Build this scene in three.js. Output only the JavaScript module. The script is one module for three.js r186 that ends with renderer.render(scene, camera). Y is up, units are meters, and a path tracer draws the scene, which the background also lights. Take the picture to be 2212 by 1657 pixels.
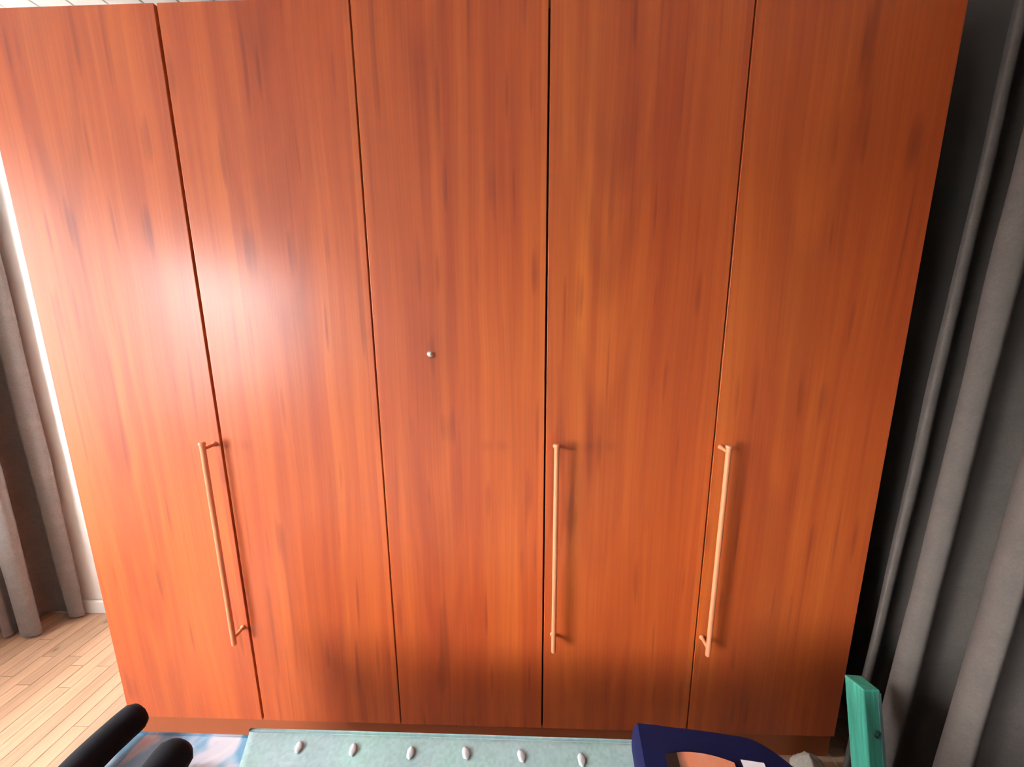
import * as THREE from 'three';
import { RoundedBoxGeometry } from 'three/addons/geometries/RoundedBoxGeometry.js';
import { mergeGeometries } from 'three/addons/utils/BufferGeometryUtils.js';

// ---------- camera, sky, exposure ----------
const GROUND = 0.24;
const scene = new THREE.Scene();
const camera = new THREE.PerspectiveCamera(2 * Math.atan(828.5 / 830) * 180 / Math.PI, 2212 / 1657, 0.02, 60);
camera.position.set(0.188, 1.54, 1.106);
camera.rotation.order = 'YXZ';
camera.rotation.set(-0.18474, 0.03307, -0.005745);
scene.add(camera);
{                                                    // bright overcast sky over darker ground
  const w = 64, h = 256, d = new Float32Array(w * h * 4);
  for (let j = 0; j < h; j++) for (let i = 0; i < w; i++) {
    const el = (j + 0.5) / h * 180 - 90, k = Math.min(1, Math.max(0, (el + 2) / 4)), b = GROUND + (1 - GROUND) * k, o = (j * w + i) * 4;
    d[o] = 0.96 * b; d[o + 1] = 0.98 * b; d[o + 2] = 1.0 * b; d[o + 3] = 1;
  }
  const t = new THREE.DataTexture(d, w, h, THREE.RGBAFormat, THREE.FloatType);
  t.mapping = THREE.EquirectangularReflectionMapping; t.magFilter = THREE.LinearFilter; t.minFilter = THREE.LinearFilter; t.needsUpdate = true;
  scene.background = t; scene.backgroundIntensity = 10;
}
const renderer = new THREE.WebGLRenderer({ antialias: true });
renderer.toneMapping = THREE.LinearToneMapping;
renderer.toneMappingExposure = 6.5;
renderer.shadowMap.enabled = true;

// ---------- helpers ----------
let seed = 7;
const rnd = () => { seed = (seed * 1664525 + 1013904223) % 4294967296; return seed / 4294967296; };
const rr = (a, b) => a + (b - a) * rnd();
const hash = (x, y) => { let h = (x * 374761393 + y * 668265263) | 0; h = Math.imul(h ^ (h >>> 13), 1274126177); return ((h ^ (h >>> 16)) >>> 0) / 4294967296; };
const sm = (t) => t * t * (3 - 2 * t);
function noise(x, y) {
  const xi = Math.floor(x), yi = Math.floor(y), u = sm(x - xi), v = sm(y - yi);
  const a = hash(xi, yi), b = hash(xi + 1, yi), c = hash(xi, yi + 1), d = hash(xi + 1, yi + 1);
  return a + (b - a) * u + (c - a) * v + (a - b - c + d) * u * v;
}
const fbm = (x, y, n = 3) => { let s = 0, a = 0.5; for (let i = 0; i < n; i++) { s += a * noise(x, y); x = x * 2.03 + 17; y = y * 2.03 + 31; a *= 0.5; } return s; };
const clamp = (v, a = 0, b = 1) => Math.min(b, Math.max(a, v));
function texture(w, h, fn, srgb = true) {           // fn(u, v) -> [r, g, b] in 0..1, sRGB when srgb
  const d = new Uint8Array(w * h * 4);
  for (let j = 0; j < h; j++) for (let i = 0; i < w; i++) {
    const c = fn((i + 0.5) / w, (j + 0.5) / h), o = (j * w + i) * 4;
    d[o] = clamp(c[0]) * 255; d[o + 1] = clamp(c[1]) * 255; d[o + 2] = clamp(c[2]) * 255; d[o + 3] = 255;
  }
  const t = new THREE.DataTexture(d, w, h);
  t.magFilter = THREE.LinearFilter; t.minFilter = THREE.LinearFilter;
  t.wrapS = t.wrapT = THREE.RepeatWrapping;
  if (srgb) t.colorSpace = THREE.SRGBColorSpace;
  t.needsUpdate = true;
  return t;
}
const lin = (r, g, b) => new THREE.Color().setRGB(r, g, b);
const std = (color, roughness = 0.8, extra = {}) => new THREE.MeshStandardMaterial({ color, roughness, ...extra });
const used = {};
function numbered(n) { const k = used[n] = (used[n] ?? -1) + 1; return k ? `${n}_${String(k).padStart(3, '0')}` : n; }
function thing(name, label, category, pos = [0, 0, 0], group) {
  const g = new THREE.Group(); g.name = numbered(name); g.position.set(...pos);
  g.userData = { label, category }; if (group) g.userData.group = group;
  scene.add(g); return g;
}
function mesh(name, geo, mat, parent, label) {
  const m = new THREE.Mesh(geo, mat); m.name = parent === scene ? numbered(name) : name;
  m.castShadow = m.receiveShadow = true;
  if (label) m.userData.label = label;
  parent.add(m); return m;
}
function struct(name, geo, mat) { const m = mesh(name, geo, mat, scene); m.name = name; m.userData.kind = 'structure'; return m; }
function structGroup(name, pos = [0, 0, 0]) { const g = new THREE.Group(); g.name = name; g.position.set(...pos); g.userData.kind = 'structure'; scene.add(g); return g; }
function box(x0, x1, y0, y1, z0, z1, r = 0) {       // a box by its limits, rounded by r, uv in metres
  const w = x1 - x0, h = y1 - y0, d = z1 - z0;
  const g = r ? new RoundedBoxGeometry(w, h, d, 2, r) : new THREE.BoxGeometry(w, h, d);
  g.translate((x0 + x1) / 2, (y0 + y1) / 2, (z0 + z1) / 2);
  return uvMetres(g);
}
function uvMetres(g) {
  const p = g.attributes.position, n = g.attributes.normal, uv = new Float32Array(p.count * 2);
  for (let i = 0; i < p.count; i++) {
    const ax = Math.abs(n.getX(i)), ay = Math.abs(n.getY(i)), az = Math.abs(n.getZ(i));
    const x = p.getX(i), y = p.getY(i), z = p.getZ(i);
    if (az >= ax && az >= ay) { uv[2 * i] = x; uv[2 * i + 1] = y; }
    else if (ax >= ay) { uv[2 * i] = z; uv[2 * i + 1] = y; }
    else { uv[2 * i] = x; uv[2 * i + 1] = z; }
  }
  g.setAttribute('uv', new THREE.BufferAttribute(uv, 2)); return g;
}
const V = (x, y, z) => new THREE.Vector3(x, y, z);
const flat = (gs) => mergeGeometries(gs.map((g) => { const q = g.index ? g.toNonIndexed() : g; for (const k of Object.keys(q.attributes)) if (!['position', 'normal', 'uv'].includes(k)) q.deleteAttribute(k); return q; }));

// ---------- the room shell ----------
const X0 = -2.52, X1 = 1.52, Z0 = -0.594, Z1 = 3.7, H = 2.6, T = 0.16;
const plaster = texture(256, 256, (u, v) => { const k = 0.97 + 0.03 * fbm(u * 16, v * 16); return [k, k, k]; });
const whitePaint = std(lin(0.82, 0.81, 0.78), 0.75, { map: plaster });
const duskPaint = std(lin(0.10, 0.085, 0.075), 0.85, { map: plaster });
const gloss = std(lin(0.82, 0.81, 0.78), 0.4);

struct('wall_back', box(X0 - 0.32, X1 + T, -0.05, H + 0.05, Z0 - T, Z0), whitePaint);
struct('wall_right', box(X1, X1 + T, -0.05, H + 0.05, Z0, Z1), duskPaint);
struct('wall_front', box(X0 - 0.32, X1 + T, -0.05, H + 0.05, Z1, Z1 + T), duskPaint);
// left wall with two openings: [z0, z1, y0, y1]
const OPEN = [[-0.1, 0.55, 0.85, 2.3], [1.8, 3.4, 0.8, 2.02]];
{
  const g = [], L = X0 - 0.17, R = X0;
  g.push(box(L, R, -0.05, H + 0.05, Z0, OPEN[0][0]), box(L, R, -0.05, H + 0.05, OPEN[0][1], OPEN[1][0]), box(L, R, -0.05, H + 0.05, OPEN[1][1], Z1));
  for (const [a, b, c, d] of OPEN) g.push(box(L, R, -0.05, c, a, b), box(L, R, d, H + 0.05, a, b));
  struct('wall_left', flat(g), whitePaint);
}
const glassMat = new THREE.MeshPhysicalMaterial({ color: 0xffffff, roughness: 0.02, transmission: 1, thickness: 0, ior: 1.45 });
OPEN.forEach(([a, b, c, d], i) => {
  const w = structGroup(`window_${i + 1}`, [X0 - 0.13, c, (a + b) / 2]);
  const W = (b - a) / 2, h = d - c, f = 0.055, n = i ? 2 : 1, fr = [];
  fr.push(box(-0.03, 0.03, 0, f, -W, W, 0.006), box(-0.03, 0.03, h - f, h, -W, W, 0.006), box(-0.03, 0.03, f, h - f, -W, -W + f, 0.006), box(-0.03, 0.03, f, h - f, W - f, W, 0.006));
  if (n === 2) fr.push(box(-0.03, 0.03, f, h - f, -0.035, 0.035, 0.006));
  mesh('window_frame', flat(fr), gloss, w);
  for (let k = 0; k < n; k++) {
    const z0 = n === 2 ? (k ? 0.035 : -W + f) : -W + f, z1 = n === 2 ? (k ? W - f : -0.035) : W - f;
    const p = new THREE.PlaneGeometry(z1 - z0, h - 2 * f); p.rotateY(Math.PI / 2); p.translate(0, h / 2, (z0 + z1) / 2);
    mesh('window_pane', p, glassMat, w);
  }
  mesh('window_sill', box(0.035, 0.18, 0, 0.025, -W - 0.04, W + 0.04, 0.008), gloss, w);
});

// ceiling of painted boards
{
  const c = structGroup('ceiling', [0, H, 0]);
  mesh('ceiling_slab', box(X0 - T, X1 + T, 0.012, 0.12, Z0 - T, Z1 + T), whitePaint, c);
  const bw = 0.126, geo = box(0.003, bw - 0.003, 0, 0.014, Z0, Z1, 0.003);
  for (let x = X0, k = 0; x + bw < X1 + 0.03; x += bw, k++) { const m = mesh('ceiling_board', geo, whitePaint, c); m.position.x = x; m.name = k ? `ceiling_board_${String(k).padStart(3, '0')}` : 'ceiling_board'; }
}
// skirting along the back wall and the left wall
struct('baseboard_back', box(X0, -1.27, 0, 0.07, Z0, Z0 + 0.016, 0.004), gloss);
struct('baseboard_right', box(X1 - 0.016, X1, 0, 0.07, 0.62, Z1, 0.004), gloss);

// floor of narrow oak strips
{
  const f = structGroup('floor');
  mesh('subfloor', box(X0 - T, X1 + T, -0.1, -0.012, Z0 - T, Z1 + T), std(lin(0.12, 0.08, 0.05), 0.9), f);
  const mats = [];
  for (let k = 0; k < 6; k++) {
    const o = k * 13.7, dark = [0, 0.03, -0.03, 0.05, -0.05, 0.01][k];
    const t = texture(128, 1024, (u, v) => {
      const a = fbm(u * 5 + o, v * 3 + o), b = noise(u * 34 + o, v * 9 + o * 2), kx = u - 0.3 - 0.5 * hash(k, 3), ky = v - 0.15 - 0.7 * hash(k, 9);
      const knot = k % 2 ? Math.exp(-(kx * kx * 60 + ky * ky * 3000)) * 0.35 : 0;
      const s = 1 - dark - 0.16 * (a - 0.45) - 0.12 * (b > 0.66 ? (b - 0.66) * 2.4 : 0) - knot;
      return [0.71 * s, 0.585 * s - 0.01, 0.485 * s - 0.02];
    });
    mats.push(std(0xffffff, 0.34, { map: t }));
  }
  const pw = 0.062, geos = [0.45, 0.6, 0.75].map((l) => {
    const g = new RoundedBoxGeometry(pw - 0.0016, 0.014, l - 0.0016, 1, 0.0012); g.translate(0, -0.007, l / 2);
    const p = g.attributes.position, uv = g.attributes.uv;
    for (let i = 0; i < p.count; i++) uv.setXY(i, p.getX(i) / pw + 0.5, p.getZ(i) / 0.75);
    return g;
  });
  const rest = [[], [], [], [], [], []]; let n = 0;
  for (let x = X0 + pw / 2; x < X1 + pw / 2; x += pw) {
    let z = Z0 - rr(0, 0.4);
    while (z < Z1) {
      const li = Math.floor(rnd() * 3), l = [0.45, 0.6, 0.75][li], mi = Math.floor(rnd() * 6), y = -rr(0, 0.0008);
      const seen = z < 0.7 && (x < -0.7 || x > 0.6);
      if (seen) { const m = mesh('floor_plank', geos[li], mats[mi], f); m.position.set(x, y, z); m.name = n ? `floor_plank_${String(n).padStart(3, '0')}` : 'floor_plank'; n++; }
      else { const g = geos[li].clone(); g.translate(x, y, z); rest[mi].push(g); }
      z += l;
    }
  }
  rest.forEach((r, k) => { if (r.length) { const m = mesh('floor_strips', flat(r), mats[k], f); m.userData.kind = 'stuff'; } });
}

// ---------- the wardrobe ----------
const DOOR_BOTTOM = 0.102, DOOR_TOP = 2.316, DW = 0.5;
{
  const w = thing('wardrobe', 'tall glossy reddish-brown wood-veneer wardrobe with five flat doors and three long bar handles', 'wardrobe', [0, 0, 0]);
  const TW = 2.56, TH = 2.32;
  const cath = []; for (let d = 0; d < 5; d++) cath.push([d * DW + rr(0.16, 0.34), rr(0.9, 1.5), rr(9, 15)]);
  const reflectedDots = [[0.535, 1.14], [0.595, 1.14], [1.345, 1.141], [1.392, 1.141], [1.53, 1.141], [1.59, 1.142], [1.655, 1.141], [1.715, 1.142]];  // row of dark reflected dots, painted into the veneer colour
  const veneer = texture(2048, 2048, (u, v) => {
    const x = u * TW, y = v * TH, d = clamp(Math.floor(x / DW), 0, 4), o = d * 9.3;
    const wob = (fbm(x * 4 + o, y * 0.9) - 0.45) * 0.05;
    const fine = noise((x + wob) * 330, y * 5 + o), mid = fbm((x + wob) * 34 + o, y * 0.8 + o, 3), wide = fbm(x * 5 + o, y * 1.1 + o, 3);
    const [cx, cy, q] = cath[d], dx = (x + wob - cx), par = (y - cy) - q * dx * dx * 4;
    const ring = noise(par * 7 + o * 3, d) * Math.exp(-dx * dx * 90) ;
    const fleck = noise((x + wob) * 60 + o, y * 4.5 + o); 
    let s = 1 + 0.10 * (fine - 0.5) + 0.34 * (mid - 0.44) + 0.22 * (wide - 0.44) - 0.16 * (ring - 0.2) - 0.26 * clamp((fleck - 0.8) * 5, 0, 1);
    for (const [mx, my] of reflectedDots) { const a = (x - mx) / 0.017, b = (y - my) / 0.016; s -= 0.10 * Math.exp(-(a * a + b * b)); }
    const h = 0.06 * (wide - 0.44) + 0.05 * (mid - 0.44);
    return [0.735 * (0.35 + 0.65 * s), (0.325 + h) * (0.1 + 0.9 * s), (0.112 + h * 0.5) * (0.1 + 0.9 * s)];
  });
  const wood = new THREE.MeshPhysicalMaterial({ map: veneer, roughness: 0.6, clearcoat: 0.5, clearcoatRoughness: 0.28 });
  const inside = std(lin(0.05, 0.018, 0.009), 0.8), side = std(lin(0.36, 0.09, 0.03), 0.45);
  const copper = std(lin(0.80, 0.285, 0.135), 0.42, { metalness: 0.25 });
  mesh('carcass', box(-1.245, 1.245, 0.1, 2.29, -0.575, -0.0215), inside, w);
  mesh('side_panel', box(-1.252, -1.232, 0.1, 2.318, -0.58, -0.02, 0.002), side, w);
  mesh('side_panel', box(1.232, 1.252, 0.1, 2.318, -0.58, -0.02, 0.002), side, w);
  mesh('top_panel', box(-1.232, 1.232, 2.29, 2.318, -0.58, -0.02, 0.002), side, w);
  mesh('plinth', box(-1.25, 1.25, 0, 0.1, -0.57, -0.012, 0.003), side, w);
  const gapL = [0.001, 0.004, 0.0022, 0.0028, 0.0022], gapR = [0.004, 0.0022, 0.0028, 0.0022, 0.001];
  const HB = 0.465, HT = 1.16;                       // handle ends
  for (let d = 0; d < 5; d++) {
    const x0 = -1.25 + d * DW + gapL[d], x1 = -1.25 + (d + 1) * DW - gapR[d];
    const g = new RoundedBoxGeometry(x1 - x0, DOOR_TOP - DOOR_BOTTOM, 0.019, 2, 0.0018);
    g.translate((x0 + x1) / 2, (DOOR_TOP + DOOR_BOTTOM) / 2, -0.0095);
    const p = g.attributes.position, uv = g.attributes.uv;
    for (let i = 0; i < p.count; i++) uv.setXY(i, (p.getX(i) + 1.25 + 0.02) / TW, p.getY(i) / TH);
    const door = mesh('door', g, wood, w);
    if (d) door.name = `door_${String(d).padStart(3, '0')}`;
    const hx = { 0: -0.7705, 3: 0.2815, 4: 0.7697 }[d];
    if (hx !== undefined) {
      const pr = [[0, HB - 0.004], [0.0048, HB - 0.004], [0.0072, HB - 0.0015], [0.0075, HB + 0.002], [0.0075, HT - 0.006], [0.0092, HT - 0.005], [0.0092, HT + 0.002], [0.0075, HT + 0.004], [0, HT + 0.004]].map(([a, b]) => new THREE.Vector2(a, b));
      const bar = new THREE.LatheGeometry(pr, 24); bar.translate(hx, 0, 0.046);
      const gs = [bar];
      for (const py of [HB + 0.022, HT - 0.018]) {
        const post = new THREE.LatheGeometry([[0, 0], [0.0085, 0], [0.0085, 0.003], [0.0055, 0.006], [0.0052, 0.044], [0, 0.044]].map(([a, b]) => new THREE.Vector2(a, b)), 18);
        post.rotateX(Math.PI / 2); post.translate(hx, py, 0); gs.push(post);
      }
      mesh('handle', flat(gs), copper, door, 'long copper-coloured bar handle on two short posts');
    }
    if (d === 2) {
      const k = new THREE.LatheGeometry([[0, 0], [0.011, 0], [0.011, 0.002], [0.0088, 0.0035], [0.0075, 0.0075], [0.004, 0.0095], [0, 0.01]].map(([a, b]) => new THREE.Vector2(a, b)), 24);
      k.rotateX(Math.PI / 2); k.translate(-0.085, 1.42, 0);
      mesh('lock', k, std(lin(0.85, 0.80, 0.78), 0.25, { metalness: 0.9 }), door, 'small round chrome lock');
    }
  }
}

// ---------- curtains ----------
const weave = texture(256, 256, (u, v) => { const k = 0.86 + 0.10 * noise(u * 90, v * 90) + 0.10 * (fbm(u * 8, v * 8) - 0.45); return [k, k, k]; });
function curtainGeo(pts, y0, y1, seedN, lean = 0, sway = 0.012) {   // a folded cloth, 3 mm thick, hung from y1 to y0 along the plan line pts
  const curve = new THREE.CatmullRomCurve3(pts.map(([x, z]) => V(x, 0, z)), false, 'centripetal');
  const N = pts.length * 9, M = 30, base = curve.getPoints(N), pos = [], uv = [], idx = [];
  let len = 0; const ls = base.map((p, i) => (len += i ? p.distanceTo(base[i - 1]) : 0));
  for (let side = 0; side < 2; side++) for (let j = 0; j <= M; j++) for (let i = 0; i <= N; i++) {
    const t = j / M, y = y0 + (y1 - y0) * t, p = base[i], a = base[Math.max(0, i - 1)], b = base[Math.min(N, i + 1)];
    const tx = b.x - a.x, tz = b.z - a.z, l = Math.hypot(tx, tz) || 1, o = side ? -0.0015 : 0.0015;
    const s = 0.5 * sway * Math.sin(t * 2.3 + seedN) * (noise(ls[i] * 4 + seedN, t * 2) - 0.5) * 2 + 0.004 * (noise(ls[i] * 12 + seedN, t * 9) - 0.5);
    pos.push(p.x + lean * (y - 1.5) + (tz / l) * (o + s), y, p.z - (tx / l) * (o + s)); uv.push(ls[i] * 4, y * 4);
  }
  const R = N + 1, S = (M + 1) * R;
  for (let j = 0; j < M; j++) for (let i = 0; i < N; i++) { const a = j * R + i; idx.push(a, a + R, a + 1, a + 1, a + R, a + R + 1, S + a, S + a + 1, S + a + R, S + a + 1, S + a + R + 1, S + a + R); }
  for (let i = 0; i < N; i++) for (const j of [0, M]) { const a = j * R + i; idx.push(a, a + 1, S + a, a + 1, S + a + 1, S + a); }
  for (let j = 0; j < M; j++) for (const i of [0, N]) { const a = j * R + i; idx.push(a, S + a, a + R, a + R, S + a, S + a + R); }
  const g = new THREE.BufferGeometry();
  g.setAttribute('position', new THREE.Float32BufferAttribute(pos, 3)); g.setAttribute('uv', new THREE.Float32BufferAttribute(uv, 2));
  g.setIndex(idx); g.computeVertexNormals(); return g;
}
function curtain(name, label, pts, y0, y1, mat, n, rod, lean = 0) {
  const [px, pz] = pts[Math.floor(pts.length / 2)];
  const t = thing(name, label, 'curtain', [px, y0, pz]);
  mesh('cloth', curtainGeo(pts.map(([x, z]) => [x - px, z - pz]), 0, y1 - y0, n, lean), mat, t);
  const [rx, ra, rb] = rod, r = new THREE.CylinderGeometry(0.012, 0.012, rb - ra, 16); r.rotateX(Math.PI / 2); r.translate(rx - px, y1 - y0 + 0.02, (ra + rb) / 2 - pz);
  mesh('curtain_rod', r, std(lin(0.05, 0.05, 0.05), 0.4, { metalness: 0.6 }), t);
}
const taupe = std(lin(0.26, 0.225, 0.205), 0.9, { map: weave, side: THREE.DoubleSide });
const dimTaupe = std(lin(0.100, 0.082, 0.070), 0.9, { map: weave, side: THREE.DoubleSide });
curtain('window_curtain', 'taupe floor-length curtain gathered in the corner beside the white wall and wooden floor', [
  [-2.135, -0.571], [-2.105, -0.570], [-2.084, -0.562], [-2.078, -0.552], [-2.098, -0.536], [-2.142, -0.531], [-2.168, -0.545], [-2.19, -0.562], [-2.25, -0.568], [-2.305, -0.552], [-2.29, -0.51], [-2.245, -0.482], [-2.195, -0.462], [-2.163, -0.442], [-2.168, -0.422], [-2.205, -0.410], [-2.25, -0.416],
  [-2.275, -0.452], [-2.298, -0.455], [-2.292, -0.422], [-2.312, -0.402], [-2.335, -0.425], [-2.347, -0.465], [-2.372, -0.460], [-2.40, -0.430], [-2.44, -0.440], [-2.47, -0.470]], 0.012, 2.42, taupe, 1.3, [-2.36, -0.585, 0.6]);
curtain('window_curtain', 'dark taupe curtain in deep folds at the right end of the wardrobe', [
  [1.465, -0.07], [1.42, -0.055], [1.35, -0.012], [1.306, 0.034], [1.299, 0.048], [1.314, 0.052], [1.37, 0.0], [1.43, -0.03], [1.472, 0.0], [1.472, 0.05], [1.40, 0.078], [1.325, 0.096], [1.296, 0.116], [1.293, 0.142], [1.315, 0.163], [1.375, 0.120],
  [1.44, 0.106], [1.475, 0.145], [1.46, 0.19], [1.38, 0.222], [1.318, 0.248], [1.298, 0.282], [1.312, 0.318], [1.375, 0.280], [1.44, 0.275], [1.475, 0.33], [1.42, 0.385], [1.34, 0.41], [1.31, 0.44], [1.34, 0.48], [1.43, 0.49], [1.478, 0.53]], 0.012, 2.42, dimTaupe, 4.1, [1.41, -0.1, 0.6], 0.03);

// ---------- the bed ----------
const BX0 = -0.85, BX1 = 0.70, BZ0 = 0.342, BZ1 = 2.4;
{
  const b = thing('bed', 'double bed with a dark frame and pale mattress along the bottom edge of the photo', 'bed', [0, 0, 0]);
  const frameMat = std(lin(0.06, 0.03, 0.02), 0.5), ticking = std(lin(0.62, 0.64, 0.66), 0.9, { map: weave });
  const rails = [box(BX0, BX1, 0.16, 0.28, BZ0 + 0.01, BZ0 + 0.045, 0.006), box(BX0, BX1, 0.16, 0.28, BZ1 - 0.03, BZ1, 0.006), box(BX0, BX0 + 0.035, 0.16, 0.28, BZ0 + 0.045, BZ1 - 0.03, 0.006), box(BX1 - 0.035, BX1, 0.16, 0.28, BZ0 + 0.045, BZ1 - 0.03, 0.006), box(BX0 + 0.035, BX1 - 0.035, 0.24, 0.26, BZ0 + 0.045, BZ1 - 0.03)];
  mesh('bed_frame', flat(rails), frameMat, b);
  for (const [x, z] of [[BX0 + 0.05, BZ0 + 0.06], [BX1 - 0.05, BZ0 + 0.06], [BX0 + 0.05, BZ1 - 0.06], [BX1 - 0.05, BZ1 - 0.06]]) mesh('leg', box(x - 0.03, x + 0.03, 0, 0.16, z - 0.03, z + 0.03, 0.004), frameMat, b);
  mesh('mattress', box(BX0 + 0.005, BX1 - 0.005, 0.261, 0.488, BZ0 + 0.005, BZ1 - 0.035, 0.03), ticking, b);
}
// a cloth lying on the bed: a grid with thickness that drops over the far edge
function spread(x0, x1, z0, z1, y, thick, amp, n, drop, leftFn = (z) => 0) {
  const NX = 70, NZ = 80, pos = [], uv = [], idx = [];
  for (let s = 0; s < 2; s++) for (let j = 0; j <= NZ; j++) for (let i = 0; i <= NX; i++) {
    const t = j / NZ, edge = 0.10;                     // first tenth hangs over the edge
    let z, yy = y;
    if (t < edge) { z = z0; yy = y - drop * (1 - t / edge); } else z = z0 + (z1 - z0) * Math.pow((t - edge) / (1 - edge), 1.6);
    const xl = x0 + leftFn(z), x = xl + (x1 - xl) * i / NX;
    const wr = amp * (fbm(x * 9 + n, z * 9 + n) - 0.45) * 2;
    if (t < edge) pos.push(x, yy - (s ? 0 : 0), z + wr * 0.4 - 0.001 + (s ? thick : 0)); else { const r = clamp((z - z0) / 0.02); pos.push(x, yy + wr * r + (s ? -thick : 0) - (1 - r) * (1 - r) * 0.006, z + (s && t < edge + 0.02 ? thick : 0)); }
    uv.push(x, z);
  }
  const R = NX + 1, S = (NZ + 1) * R;
  for (let j = 0; j < NZ; j++) for (let i = 0; i < NX; i++) { const a = j * R + i; idx.push(a, a + R, a + 1, a + 1, a + R, a + R + 1, S + a, S + a + 1, S + a + R, S + a + 1, S + a + R + 1, S + a + R); }
  for (let j = 0; j < NZ; j++) for (const i of [0, NX]) { const a = j * R + i; idx.push(a, S + a, a + R, a + R, S + a, S + a + R); }
  for (let i = 0; i < NX; i++) for (const j of [0, NZ]) { const a = j * R + i; idx.push(a, a + 1, S + a, a + 1, S + a + 1, S + a); }
  const g = new THREE.BufferGeometry();
  g.setAttribute('position', new THREE.Float32BufferAttribute(pos, 3)); g.setAttribute('uv', new THREE.Float32BufferAttribute(uv, 2));
  g.setIndex(idx); g.computeVertexNormals(); return g;
}
{
  const print = texture(512, 512, (u, v) => {
    const a = fbm(u * 7 + 3, v * 7 + 1), b = fbm(u * 11 + 40, v * 11 + 9), st = 0.5 + 0.5 * Math.sin((u * 0.9 + v * 0.35) * 60 + a * 16);
    const white = clamp((b - 0.40) * 9), teal = clamp((a - 0.42) * 8), line = st > 0.86 ? 0.4 : 0;
    const c = [0.52 - 0.16 * teal, 0.68 - 0.04 * teal, 0.80 - 0.02 * teal];
    const k = clamp(white * 0.9 + line * 0.5);
    return c.map((q, i) => q + ([0.86, 0.86, 0.90][i] - q) * k);
  });
  print.repeat.set(1.3, 1.3);
  const d = mesh('duvet', spread(BX0 + 0.008, -0.455, BZ0 - 0.004, 1.6, 0.494, 0.004, 0.0015, 4, 0.004, (z) => 0), std(0xffffff, 0.85, { map: print, side: THREE.DoubleSide }), scene);
  d.userData = { label: 'light blue and white patterned duvet showing at the left end of the bed', category: 'duvet' };
  const wool = texture(512, 512, (u, v) => { const n = fbm(u * 10, v * 10), m = noise(u * 160, v * 160), k = 0.93 + 0.10 * (m - 0.5) + 0.12 * (n - 0.45), g = fbm(u * 6 + 50, v * 6) - 0.45; return [(0.61 + 0.08 * g) * k, (0.735 - 0.04 * g) * k, (0.725 + 0.06 * g) * k]; });
  const bl = thing('blanket', 'grey-green blanket with a row of small pale tufts spread over the bed', 'blanket', [0, 0, 0]);
  mesh('cloth', spread(-0.50, BX1 - 0.01, BZ0 - 0.008, 1.7, 0.510, 0.008, 0.002, 11, 0.004, (z) => (z - BZ0) * 0.42 * Math.exp(-(z - BZ0) * 1.2) ), std(0xffffff, 0.95, { map: wool, side: THREE.DoubleSide }), bl);
  const tg = new THREE.SphereGeometry(0.011, 12, 8); tg.scale(0.85, 0.35, 1.3);
  { const p = tg.attributes.position; for (let i = 0; i < p.count; i++) { const k = 1 + 0.25 * (noise(p.getX(i) * 500 + 9, p.getZ(i) * 500 + p.getY(i) * 300) - 0.5); p.setXYZ(i, p.getX(i) * k, p.getY(i) * k, p.getZ(i) * k); } tg.computeVertexNormals(); }
  const tuftMat = std(lin(0.42, 0.44, 0.45), 0.95);
  let k = 0;
  for (const [z, o] of [[0.378, 0], [0.47, 0.055], [0.562, 0]]) for (let x = -0.355 + o; x < 0.41; x += 0.1345) { const m = mesh('tuft', tg, tuftMat, bl); m.position.set(x + rr(-0.004, 0.004), 0.5115, z + rr(-0.004, 0.004)); m.rotation.y = rr(0.1, 0.7); m.name = k ? `tuft_${String(k).padStart(3, '0')}` : 'tuft'; k++; }
}
// black U-shaped cushion
{
  const path = new THREE.CatmullRomCurve3([V(-0.788, 0, 0.318), V(-0.800, 0, 0.37), V(-0.806, 0, 0.42), V(-0.806, 0, 0.47), V(-0.798, 0, 0.54), V(-0.765, 0, 0.605), V(-0.712, 0, 0.63), V(-0.660, 0, 0.60), V(-0.628, 0, 0.54), V(-0.618, 0, 0.47), V(-0.620, 0, 0.395)]);
  const N = 60, M = 20, pos = [], uv = [], idx = [];
  for (let i = 0; i <= N; i++) {
    const t = i / N, c = path.getPointAt(t), tan = path.getTangentAt(t), nx = -tan.z, nz = tan.x;
    const e = Math.min(t, 1 - t) * 0.83 / 0.038, cap = e < 1 ? Math.sqrt(1 - (1 - e) * (1 - e)) : 1;
    const rad = (0.038 + 0.005 * sm(t)) * Math.max(cap, 0.001);
    for (let j = 0; j <= M; j++) {
      const a = j / M * Math.PI * 2, w = 1 + 0.03 * (noise(t * 30, j * 0.8) - 0.5), h = Math.sin(a) * rad * w * 0.95;
      pos.push(c.x + nx * Math.cos(a) * rad * w, 0.540 + h, c.z + nz * Math.cos(a) * rad * w); uv.push(t * 0.76, j / M * 0.25);
    }
  }
  for (let i = 0; i < N; i++) for (let j = 0; j < M; j++) { const a = i * (M + 1) + j, b = a + M + 1; idx.push(a, a + 1, b, a + 1, b + 1, b); }
  const g = new THREE.BufferGeometry(); g.setAttribute('position', new THREE.Float32BufferAttribute(pos, 3)); g.setAttribute('uv', new THREE.Float32BufferAttribute(uv, 2)); g.setIndex(idx); g.computeVertexNormals();
  const m = mesh('neck_cushion', g, new THREE.MeshPhysicalMaterial({ color: lin(0.004, 0.004, 0.007), roughness: 0.9, specularIntensity: 0.4, side: THREE.DoubleSide }), scene);
  m.userData = { label: 'black padded cushion with two rounded arms lying on the left end of the bed', category: 'cushion' };
}
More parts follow.
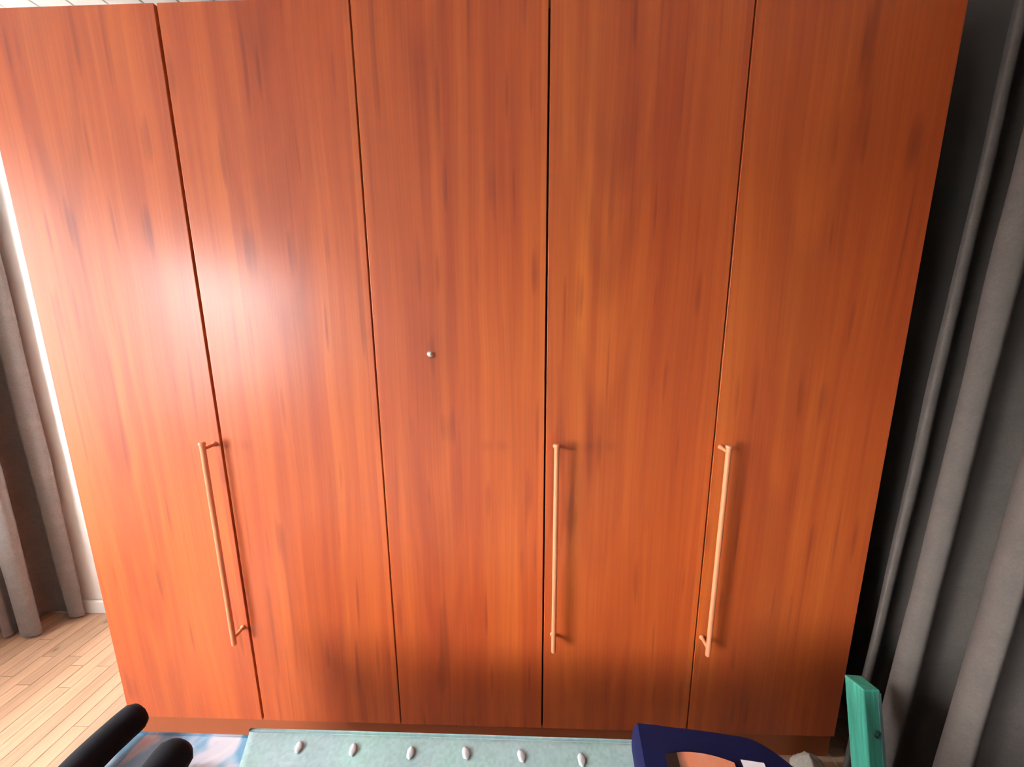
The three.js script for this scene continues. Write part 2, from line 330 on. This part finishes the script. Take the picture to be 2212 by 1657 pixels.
// navy pack with a printed picture
{
  const P = thing('pack', 'dark navy plastic-wrapped pack with a small printed picture lying on the bed at right', 'pack', [0.592, 0.5165, 0.525]);
  P.rotation.y = -0.1;
  const NX = 24, NY = 10, NZ = 18, g = new THREE.BoxGeometry(0.32, 0.11, 0.26, NX, NY, NZ), p = g.attributes.position;
  for (let i = 0; i < p.count; i++) {
    let x = p.getX(i) / 0.15, y = p.getY(i) / 0.055, z = p.getZ(i) / 0.13;
    const k = 1 - 0.05 * Math.pow(Math.abs(y), 3), bul = 1 + 0.09 * (1 - x * x) * (1 - z * z);
    // the right far corner is rounded off
    const cut = x > 0.35 && z < 0.2 ? clamp((x - 0.35) / 0.65) : 0;
    const cz = z < 0 ? z * (1 - 0.55 * cut * cut) : z;
    p.setXYZ(i, x * 0.16 * k, (y > 0 ? y * bul : y) * 0.055 + 0.055 + 0.002 * (noise(x * 5 + 3, z * 5 + y * 3) - 0.5), cz * 0.13 * k);
  }
  g.computeVertexNormals();
  mesh('wrapper', g, new THREE.MeshPhysicalMaterial({ color: lin(0.004, 0.006, 0.040), roughness: 0.75, specularIntensity: 0.35 }), P);
  const top = (x, z) => 0.11 * 0.5 + 0.055 * (1 + 0.09 * (1 - (x / 0.15) ** 2) * (1 - (z / 0.13) ** 2)) + 0.0035;
  function patch(w, d, cx, cz, fn, arch) {
    const N = 16, pos = [], uv = [], idx = [];
    for (let j = 0; j <= N; j++) for (let i = 0; i <= N; i++) { const x = cx + (i / N - 0.5) * w, z = cz + (j / N - 0.5) * d - (arch ? (1 - (2 * i / N - 1) ** 2) * arch * (1 - j / N) : 0); pos.push(x, top(x, z), z); uv.push(i / N, 1 - j / N); }
    for (let j = 0; j < N; j++) for (let i = 0; i < N; i++) { const a = j * (N + 1) + i; idx.push(a, a + N + 1, a + 1, a + 1, a + N + 1, a + N + 2); }
    const q = new THREE.BufferGeometry(); q.setAttribute('position', new THREE.Float32BufferAttribute(pos, 3)); q.setAttribute('uv', new THREE.Float32BufferAttribute(uv, 2)); q.setIndex(idx); q.computeVertexNormals();
    return q;
  }
  const picture = texture(128, 64, (u, v) => { const d = u < 0.18 ? 0.3 : 1, n = fbm(u * 9, v * 5), hair = clamp((0.36 - u + 0.15 * (n - 0.5)) * 6); return [(0.80 - 0.45 * hair) * d, (0.48 - 0.26 * hair + 0.1 * n) * d, (0.36 - 0.18 * hair + 0.1 * n) * d]; });
  mesh('printed_picture', patch(0.135, 0.09, -0.05, -0.018, null, 0.010), std(0xffffff, 0.45, { map: picture, side: THREE.DoubleSide }), P, 'printed picture in brown and skin tones');
  mesh('printed_tag', patch(0.045, 0.07, 0.055, -0.036, null, 0), std(lin(0.75, 0.75, 0.78), 0.45, { side: THREE.DoubleSide }), P, 'white printed tag');
}
// slim teal carton leaning in the corner
{
  const B = thing('carton', 'narrow teal green carton standing upright between the wardrobe and the dark right curtain', 'box', [1.145, 0.008, 0.298]);
  B.rotation.x = -0.275;
  const paper = texture(256, 256, (u, v) => { const n = fbm(u * 9, v * 5), k = 0.84 + 0.36 * (n - 0.4), m = noise(u * 60, v * 60) - 0.5; return [0.31 * k + 0.03 * m, 0.74 * k + 0.03 * m, 0.63 * k + 0.05 * m]; });
  const g = new RoundedBoxGeometry(0.046, 0.515, 0.064, 6, 0.004); g.translate(0, 0.2575, 0);
  const p = g.attributes.position;
  for (let i = 0; i < p.count; i++) { const y = p.getY(i), z = p.getZ(i), x = p.getX(i); p.setXYZ(i, x + 0.003 * (noise(y * 14, z * 40) - 0.5), y - (y > 0.3 ? 0.004 * noise(x * 90, z * 60) : 0), z + 0.004 * (noise(y * 11 + 5, x * 40) - 0.5)); }
  g.computeVertexNormals();
  mesh('carton_body', g, std(0xffffff, 0.5, { map: paper }), B);
  const ring = new THREE.TorusGeometry(0.009, 0.0025, 8, 20); ring.translate(0.004, 0.40, 0.0335);
  mesh('eyelet', ring, std(lin(0.02, 0.06, 0.05), 0.5), B, 'dark ring-shaped eyelet');
  const strip = box(0.0135, 0.0225, 0.01, 0.505, 0.0322, 0.0335, 0.0005);
  mesh('edge_tape', strip, std(lin(0.10, 0.20, 0.20), 0.4), B, 'grey-green tape along the front edge');
}
// crumpled pale cloth on the floor
{
  const g = new THREE.SphereGeometry(1, 40, 24), p = g.attributes.position;
  for (let i = 0; i < p.count; i++) {
    const x = p.getX(i), y = p.getY(i), z = p.getZ(i), n = 0.75 + 0.55 * fbm(x * 2.6 + 5, z * 2.6 + y * 2 + 3, 4);
    p.setXYZ(i, x * 0.05 * n, Math.max(0, 0.022 + y * 0.04 * n), z * 0.03 * n);
  }
  g.computeVertexNormals();
  const m = mesh('crumpled_cloth', g, std(lin(0.50, 0.45, 0.38), 0.95, { map: weave }), scene); m.position.set(1.145, 0.001, 0.035);
  m.userData = { label: 'crumpled pale beige cloth lying on the floor at the foot of the wardrobe', category: 'cloth' };
}

renderer.render(scene, camera);
